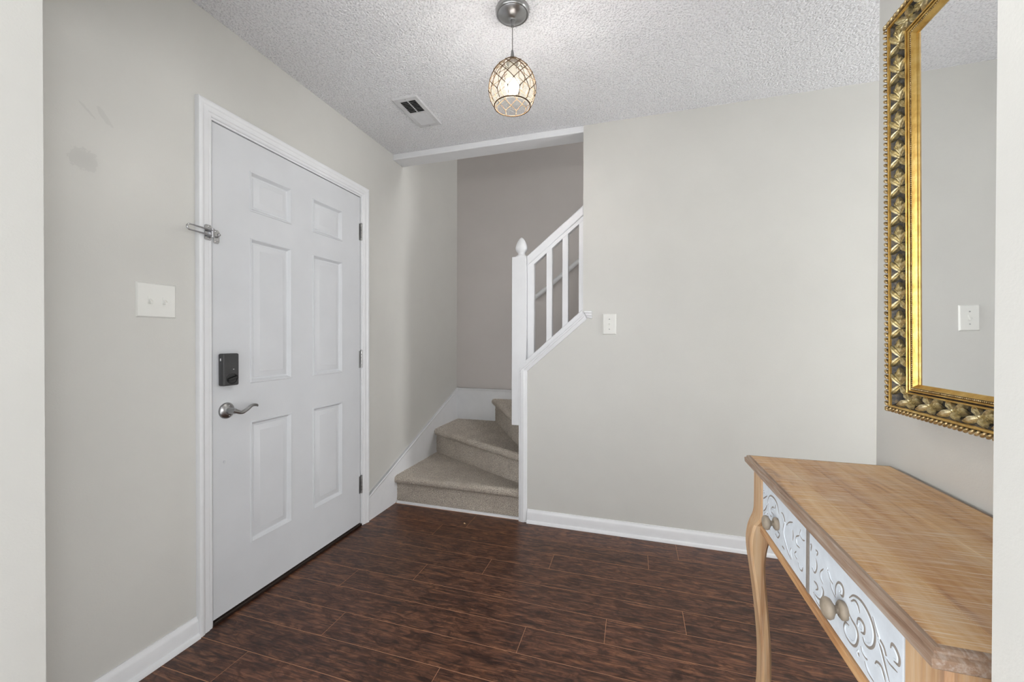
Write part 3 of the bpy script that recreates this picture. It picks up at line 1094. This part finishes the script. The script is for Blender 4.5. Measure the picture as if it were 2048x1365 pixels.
def on_egg(a, z, off_=.0018):
    rr = egg_r(z) + off_
    return Vector((PX + rr * math.cos(a), PY + rr * math.sin(a), z))


for r in range(len(RZ) - 1):
    for i in range(NN):
        a0, z0_ = kn(r, i)
        m.sphere(on_egg(a0, z0_), .0033, 6, 4)
        if r == len(RZ) - 2:
            m.tube([on_egg(a0, z0_ + (RZ[-1] - z0_) * k / 3) for k in range(4)], .0015, 5)
            continue
        for j in (0, -1) if r % 2 == 0 else (0, 1):
            a1, z1_ = kn(r + 1, i + j)
            m.tube([on_egg(a0 + (a1 - a0) * k / 4, z0_ + (z1_ - z0_) * k / 4) for k in range(5)], .0015, 5)
m.tube([on_egg(2 * math.pi * k / 40, 2.094, .0022) for k in range(40)], .0026, 6, closed=True)
m.tube([on_egg(2 * math.pi * k / 24, 2.266, .003) for k in range(24)], .0019, 6, closed=True)
m.tube(catmull([on_egg(2.9, 2.266, .003), on_egg(2.95, 2.275, .006), on_egg(2.9, 2.288, .008)], 4), .0009, 5)
m.obj('rope_net', M_net, pd, smooth=True, angle=70)
t = NT('bulb_glow')
t.set(Base_Color=(1, 1, 1, 1))
t.b.inputs['Emission Color'].default_value = (1.0, 0.9, 0.74, 1)
t.b.inputs['Emission Strength'].default_value = 5.0
M_bulb = t.mat
m = MB()
m.lathe([(.0285, 2.1905), (.0295, 2.180), (.0285, 2.166), (.0235, 2.152), (.014, 2.1435), (.004, 2.141), (.001, 2.141)], (PX, PY, 0), 24)
m.obj('bulb_dome', M_bulb, pd, smooth=True, angle=60)
m = MB()
m.lathe([(.013, 2.262), (.0135, 2.245), (.017, 2.240), (.022, 2.222), (.0275, 2.203), (.030, 2.192), (.0295, 2.1905), (.002, 2.1905)], (PX, PY, 0), 24)
m.obj('bulb_light_block', M_plate, pd, smooth=True, angle=40)  # opaque collar added over the bulb to keep its light off the ceiling
pl = bpy.data.lights.new('pendant_bulb_light', 'POINT')
pl.energy = 20.0
pl.shadow_soft_size = 0.032
pl.color = (1.0, 0.975, 0.945)
plo = link('pendant_bulb_light', pl, pd, Matrix.Translation((PX, PY, 2.158)))

# ------------------------------------------------------------------ mirror
MZ0, MZ1, MY0, MY1 = .975, 2.036, .622, 1.363
mir = tag(empty('wall_mirror', (XW, (MY0 + MY1) / 2, MZ0)), 'large gilt framed wall mirror with leaf ornament hanging above the console table', 'mirror')
mc = [((XW, MY1, MZ0), (0, -1, 1)), ((XW, MY0, MZ0), (0, 1, 1)), ((XW, MY0, MZ1), (0, 1, -1)), ((XW, MY1, MZ1), (0, -1, -1)), ((XW, MY1, MZ0), (0, -1, 1))]


def band(name, prof, mat, parent=mir):
    m = MB()
    m.profile(prof, [(p, a, (-1, 0, 0)) for p, a in mc], cap=False)
    return m.obj(name, mat, parent, smooth=True, angle=28)


band('frame_side', [(.004, .002), (.002, .020), (.005, .040), (.003, .054), (.004, .062), (.013, .063)], M_pewter)
band('outer_ridge', [(.012, .058), (.0125, .0635), (.0140, .0665), (.0165, .0670), (.0185, .0655), (.0195, .061)], M_gold)
lb = band('leaf_ground', [(.0190, .062), (.026, .054), (.036, .049), (.046, .044), (.055, .042)], M_pewter)
band('inner_fillet', [(.0545, .040), (.0548, .0475), (.0562, .0498), (.0580, .0500), (.0594, .0485), (.0598, .0440)], M_gold)
band('groove', [(.0596, .0445), (.0612, .0425), (.0628, .0435)], M_pewter)
band('inner_fillet', [(.0624, .0420), (.0628, .0462), (.0640, .0478), (.0655, .0478), (.0667, .0462), (.0670, .0425)], M_gold)
band('bead_channel', [(.0668, .0425), (.0695, .0418), (.0722, .0425)], M_pewter)
band('inner_lip', [(.0720, .0415), (.0724, .0452), (.0745, .0455), (.0790, .0415), (.0815, .0385), (.0820, .0345)], M_gold)
# glass
m = MB()
e = .078
m.box((XW - .0355, MY0 + e, MZ0 + e), (XW - .031, MY1 - e, MZ1 - e))
m.obj('mirror_glass', M_mirror, mir)
box('backing_board', (XW - .030, MY0 + .012, MZ0 + .012), (XW - .004, MY1 - .012, MZ1 - .012), M_rail, mir)
# rope and beads along the rails
sides = [((MY1, MZ0), (MY0, MZ0), (0, 1)), ((MY0, MZ0), (MY0, MZ1), (1, 0)), ((MY0, MZ1), (MY1, MZ1), (0, -1)), ((MY1, MZ1), (MY1, MZ0), (-1, 0))]
for a, b, inn in sides:
    a, b, inn = Vector(a), Vector(b), Vector(inn)
    L = (b - a).length
    tdir = (b - a) / L
    n = int(L / .0145)
    m = MB()
    for i in range(n):
        p = a + tdir * (L * (i + .5) / n) + inn * .0072
        ang = .75
        u = tdir * math.cos(ang) + inn * math.sin(ang)
        v = Vector((-u.y, u.x))
        Mx = Matrix(((0, 0, -1), (u.x, v.x, 0), (u.y, v.y, 0)))
        m.sphere((XW - .0665, p.x, p.y), 1, 8, 5, sc3=(.0088, .0040, .0052), M=Mx)
    m.obj('rope_edge', M_rope, mir, smooth=True, angle=80)
    m = MB()
    n = int(L / .0052)
    for i in range(n):
        s_ = L * (i + .5) / n
        if s_ < .069 or s_ > L - .069:
            continue
        p = a + tdir * s_ + inn * .0695
        m.sphere((XW - .0440, p.x, p.y), .0022, 6, 4)
    m.obj('bead_row', M_rope, mir, smooth=True, angle=80)


def leaf(mb, base, d, nrm, L, Wd, H):
    """veined leaf from base along d, lifting along nrm"""
    d = d.normalized()
    s = d.cross(nrm).normalized()
    hs = [0, .75, .45, 1.0, .45, .75, 0]
    vs, fs = [], []
    K = 6
    for i in range(K + 1):
        q = i / K
        w = Wd * (math.sin(math.pi * min(1, q * .92 + .06)) ** .8) * (1 - .25 * q) * (1.0 + .16 * (i % 2))
        lift = H * (.35 + 1.1 * math.sin(math.pi * q * .8))
        for c, h in enumerate(hs):
            vs.append(base + d * (L * q) + s * (w * (c / 3 - 1)) + nrm * (lift * (.25 + .75 * h) if 0 < c < 6 else -.001))
    for i in range(K):
        for c in range(6):
            fs.append((i * 7 + c, i * 7 + c + 1, i * 7 + c + 8, i * 7 + c + 7))
    mb.add(vs, fs)


# one motif in local axes: X = along rail, Y = across the band (outer to inner), Z = out of the band
mb = MB()
Zl = Vector((0, 0, 1))
bwid = .0205
for sx, Lf in ((1, .033), (-1, .031)):
    for sy in (1, -1):
        leaf(mb, Vector((sx * .002, sy * .001, .001)), Vector((sx * 1.0, sy * .72, 0)), Zl, Lf, .0092, .0078)
leaf(mb, Vector((.013, 0, .001)), Vector((1, .0, 0)), Zl, .034, .0082, .0090)
leaf(mb, Vector((.020, .001, .004)), Vector((1, .55, 0)), Zl, .016, .0052, .0060)
leaf(mb, Vector((.020, -.001, .004)), Vector((1, -.55, 0)), Zl, .016, .0052, .0060)
mb.sphere((.0, 0, .005), .0042, 8, 5)
for bx in (-.030, -.024, .036):
    mb.sphere((bx, .0185, .003), .0019, 6, 4)
leaf_me = mb.mesh('leaf_ornament', M_leaf, smooth=True, angle=50)
for a, b, inn in sides:
    a, b, inn = Vector(a), Vector(b), Vector(inn)
    L = (b - a).length
    tdir = (b - a) / L
    n = int(round((L - .075) / .074))
    pit_ = (L - .075) / n
    sgn = 1
    if tdir.y < -.5:      # far rail runs downwards; buds point up
        sgn = -1
    for i in range(n):
        p = a + tdir * (.0375 + pit_ * (i + .5)) + inn * .0370
        ex = Vector((0, tdir.x, tdir.y)) * sgn
        ey = Vector((.0195, inn.x * .036, inn.y * .036)).normalized()
        ez = ex.cross(ey)
        if ez.x > 0:
            ez = -ez
        M4 = Matrix(((ex.x, ey.x, ez.x, XW - .0495), (ex.y, ey.y, ez.y, p.x), (ex.z, ey.z, ez.z, p.y), (0, 0, 0, 1)))
        link('leaf_ornament', leaf_me, mir, M4)
mir.rotation_euler = (0, -.0095, 0)

# ------------------------------------------------------------------ console table
TX0, TX1, TY0, TY1, TZ1 = 1.979, XW - .003, .604, 1.458, .800
XD = 2.005
ct = tag(empty('console_table', (2.18, 1.03, 0)), 'limed pine console table with whitewashed carved drawer fronts under the mirror', 'table')
# top: moulded edge + flat
EP = [(.030, -.026), (.006, -.026), (.001, -.022), (0, -.010), (.003, -.0075), (.0055, -.0065), (.0050, -.003), (.0085, -.0005), (.014, 0)]
m = MB()
cor = [((TX0, TY0), (1, 1)), ((TX1, TY0), (-1, 1)), ((TX1, TY1), (-1, -1)), ((TX0, TY1), (1, -1))]
ends = [((x, y, TZ1), (ax, ay, 0), (0, 0, 1)) for (x, y), (ax, ay) in cor]
m.profile(EP, ends + [ends[0]], cap=False)
tp_e = m.obj('top_edge', M_edge, ct, smooth=True, angle=28)
i_ = .014
nb = 5
bw = (TX1 - TX0 - 2 * i_) / nb
for k in range(nb):
    m = MB()
    m.box((TX0 + i_ + k * bw + .0002, TY0 + i_, TZ1 - .022), (TX0 + i_ + (k + 1) * bw - .0002, TY1 - i_, TZ1))
    m.obj('top_board', M_top, ct, bev=.0004, seg=1)
# apron frame
m = MB()
m.box((XD + .004, TY0 + .03, .597), (XD + .02, TY1 - .03, .614))
m.box((XD + .004, 1.0265, .60), (XD + .02, 1.0425, TZ1 - .024))
m.box((TX1 - .03, TY0 + .03, .60), (TX1 - .012, TY1 - .03, TZ1 - .024))
m.box((XD + .03, TY0 + .024, .60), (TX1 - .03, TY0 + .042, TZ1 - .024))
m.box((XD + .03, TY1 - .042, .60), (TX1 - .03, TY1 - .024, TZ1 - .024))
m.obj('apron', M_rail, ct)
m = MB()
m.box((XD - .006, .70, .594), (XD + .012, 1.362, .6135))
m.obj('lower_rail', M_rail, ct, bev=.003)
m = MB()
m.box((XD - .001, 1.0275, .612), (XD + .006, 1.0415, TZ1 - .026))
m.obj('drawer_divider', M_scroll, ct, bev=.001)
# legs
LEG = [  # z, front x, back x
    (.776, 2.003, 2.060), (.66, 2.003, 2.056), (.625, 2.000, 2.052), (.600, 1.991, 2.048), (.575, 1.984, 2.042), (.540, 1.9805, 2.030),
    (.500, 1.983, 2.024), (.456, 1.989, 2.0225), (.378, 1.999, 2.028), (.300, 2.007, 2.034), (.220, 2.0125, 2.039), (.150, 2.0135, 2.040), (.090, 2.0115, 2.040), (.045, 2.004, 2.042), (.015, 1.997, 2.044), (.0, 1.996, 2.044)]


def leg(name, fx_, ya, yb_, flip=False):
    pts = catmull([(z, a, b) for z, a, b in LEG], 4)
    vs, fs = [], []
    ch = .006
    for z, a, b in pts:
        z = max(z, 0)
        if flip:
            a, b = fx_ - (a - 1.98), fx_ - (b - 1.98)
            a, b = b, a
        yl, yh = ya, yb_
        if z > .60:
            q = min(1, (z - .60) / .03)
            if yb_ > 1.2:
                yl = ya - .022 * q
            else:
                yh = yb_ + .022 * q
        ring_ = [(a + ch, yl), (b - ch, yl), (b, yl + ch), (b, yh - ch), (b - ch, yh), (a + ch, yh), (a, yh - ch), (a, yl + ch)]
        vs += [(x, y, z) for x, y in ring_]
    for i in range(len(pts) - 1):
        for k in range(8):
            fs.append((i * 8 + k, i * 8 + (k + 1) % 8, (i + 1) * 8 + (k + 1) % 8, (i + 1) * 8 + k))
    fs.append(tuple(range(8)))
    fs.append(tuple((len(pts) - 1) * 8 + k for k in range(8)))
    m = MB()
    m.add(vs, fs)
    return m.obj(name, M_leg, ct, smooth=True, angle=25)


for fl_ in (False, True):
    leg('leg', 2.352, 1.386, 1.448, fl_)
    leg('leg', 2.352, .618, .682, fl_)
# drawers
S1 = [
 [(1.3036,0.6973),(1.3077,0.7108),(1.2887,0.7305),(1.2555,0.7358),(1.2308,0.7287),(1.2168,0.7087)],
 [(1.3036,0.6973),(1.2878,0.6788),(1.2765,0.6762)],
 [(1.2411,0.7258),(1.2515,0.7109),(1.2696,0.7060),(1.2805,0.6917),(1.2583,0.6888)],
 [(1.3310,0.6683),(1.3390,0.6547),(1.3224,0.6387),(1.2870,0.6345)],
 [(1.3150,0.6725),(1.3030,0.6649)],
 [(1.2005,0.7201),(1.1876,0.7209),(1.1748,0.7084),(1.1838,0.6863),(1.1804,0.6676),(1.1554,0.6442),(1.1318,0.6336)],
 [(1.3500,0.6624),(1.3312,0.6760),(1.3154,0.6951)],
 [(1.1624,0.7049),(1.1447,0.7183),(1.1220,0.7294)],
 [(1.1217,0.7125),(1.1187,0.6990),(1.1212,0.6850)],
 [(1.0739,0.7343),(1.0762,0.7210),(1.0610,0.7161),(1.0500,0.7192)],
 [(1.0813,0.7166),(1.0996,0.7038),(1.0967,0.6885),(1.0783,0.6884)],
 [(1.1322,0.6624),(1.1349,0.6503),(1.1261,0.6366)],
 [(1.0991,0.6707),(1.1070,0.6603),(1.0934,0.6539)],
 [(1.2262,0.6601),(1.2126,0.6570),(1.2259,0.6426),(1.2468,0.6434)],
 [(1.1926,0.6368),(1.1767,0.6357)],
 [(1.3500,0.7242),(1.3420,0.7184)],
 [(1.3520,0.6991),(1.3400,0.7061),(1.3158,0.7203)],
 [(1.0880,0.6500),(1.0760,0.6420),(1.0640,0.6440),(1.0600,0.6540)],
]
S2 = [
 [(1.0190,0.7276),(1.0150,0.7258),(1.0175,0.7123)],
 [(0.9941,0.7274),(0.9844,0.7264),(0.9885,0.7172)],
 [(0.9938,0.7086),(0.9872,0.7003),(0.9892,0.6875),(0.9988,0.6762),(1.0112,0.6801)],
 [(0.9572,0.7074),(0.9697,0.6936),(0.9696,0.6822),(0.9593,0.6745)],
 [(0.9426,0.7177),(0.9330,0.7098),(0.9259,0.7029),(0.9166,0.6996)],
 [(0.9642,0.6670),(0.9566,0.6624),(0.9589,0.6496),(0.9689,0.6377),(0.9873,0.6321),(1.0037,0.6315)],
 [(1.0013,0.6569),(0.9877,0.6577),(0.9822,0.6516),(0.9928,0.6429)],
 [(1.0009,0.6308),(0.9871,0.6228),(0.9611,0.6232),(0.9319,0.6344)],
 [(0.9061,0.6823),(0.9054,0.6998),(0.8969,0.7137),(0.8842,0.7186),(0.8759,0.7133),(0.8778,0.7008),(0.8861,0.6989),(0.8849,0.7068)],
 [(0.9281,0.6972),(0.9187,0.6875),(0.9061,0.6802)],
 [(0.8559,0.7113),(0.8409,0.7246),(0.8193,0.7303),(0.7988,0.7265),(0.7825,0.7155),(0.7755,0.7006),(0.7790,0.6820),(0.7915,0.6695),(0.8047,0.6668),(0.8116,0.6730)],
 [(0.8501,0.7090),(0.8371,0.7181),(0.8262,0.7163),(0.8208,0.7065)],
 [(0.8293,0.6816),(0.8259,0.6935),(0.8154,0.6977),(0.8058,0.6940),(0.8066,0.6822),(0.8169,0.6769)],
 [(0.8553,0.6618),(0.8691,0.6584),(0.8729,0.6455),(0.8628,0.6364),(0.8435,0.6365),(0.8307,0.6459),(0.8248,0.6636),(0.8311,0.6746),(0.8478,0.6788),(0.8556,0.6836)],
 [(0.8166,0.6534),(0.8113,0.6469),(0.8011,0.6453),(0.7961,0.6454)],
 [(0.8270,0.6399),(0.8215,0.6316)],
 [(0.7755,0.6560),(0.7695,0.6633),(0.7576,0.6648),(0.7502,0.6568),(0.7473,0.6498)],
 [(0.8044,0.6372),(0.7943,0.6285),(0.7782,0.6243)],
 [(0.7355,0.7107),(0.7316,0.7194),(0.7223,0.7189),(0.7144,0.7117),(0.7156,0.7003),(0.7273,0.6969)],
 [(0.7827,0.7262),(0.7670,0.7067),(0.7522,0.7000),(0.7407,0.6865),(0.7187,0.6872)],
 [(0.7670,0.7014),(0.7549,0.6859),(0.7376,0.6577)],
]
for (ya, yb_), S, ky in (((1.0435, 1.357), S1, 1.226), ((.706, 1.0255), S2, .869)):
    dr = box('drawer_front', (XD, ya, .6145), (XD + .016, yb_, TZ1 - .026), M_wash, ct, bev=.0012)
    for pl_ in S:
        pts = catmull([(XD, y, z) for y, z in pl_], 6)
        n_ = len(pts)
        th_ = .0030 if len(pl_) > 5 else .0024
        rd = [th_ * (.25 + .75 * math.sin(math.pi * min(1, (i + .6) / n_)) ** .8) for i in range(n_)]
        m = MB()
        m.tube(pts, rd, 8, 0, flat=(Vector((1, 0, 0)), .35))
        cen = sum(pts, Vector()) / n_
        p2 = []
        for i, p in enumerate(pts):
            t_ = (pts[min(i + 1, n_ - 1)] - pts[max(i - 1, 0)]).normalized()
            s_ = Vector((1, 0, 0)).cross(t_)
            if s_.dot(cen - p) < 0:
                s_ = -s_
            p2.append(p + s_ * (th_ * 1.35))
        m.tube(p2, [r_ * 1.0 for r_ in rd], 8, 1, flat=(Vector((1, 0, 0)), .75))
        m.obj('scroll', [M_scroll, M_wash], dr, smooth=True, angle=60)
    m = MB()
    m.lathe([(.0150, 0), (.0165, -.003), (.0165, -.007), (.0130, -.010), (.0070, -.012), (.0065, -.016), (.0110, -.019), (.0170, -.0225), (.0190, -.027), (.0180, -.0315), (.0130, -.035), (.003, -.0365)], (XD, ky, .679), 24, axis='x')
    kb = m.obj('knob', M_knob, dr, smooth=True, angle=60)
    kb['label'] = 'round grey wooden knob'

# ------------------------------------------------------------------ crumb on the floor
m = MB()
m.add([(.605, 2.334, 0), (.614, 2.326, 0), (.622, 2.330, 0), (.612, 2.340, 0), (.607, 2.334, .004), (.614, 2.329, .005), (.619, 2.331, .003), (.612, 2.337, .004)],
      [(0, 1, 2, 3), (4, 5, 6, 7), (0, 1, 5, 4), (1, 2, 6, 5), (2, 3, 7, 6), (3, 0, 4, 7)])
tag(m.obj('wood_chip', simple('pale_wood_chip', srgb(190, 160, 120), .8)), 'tiny pale wood chip lying on the dark floor before the stairs', 'debris')
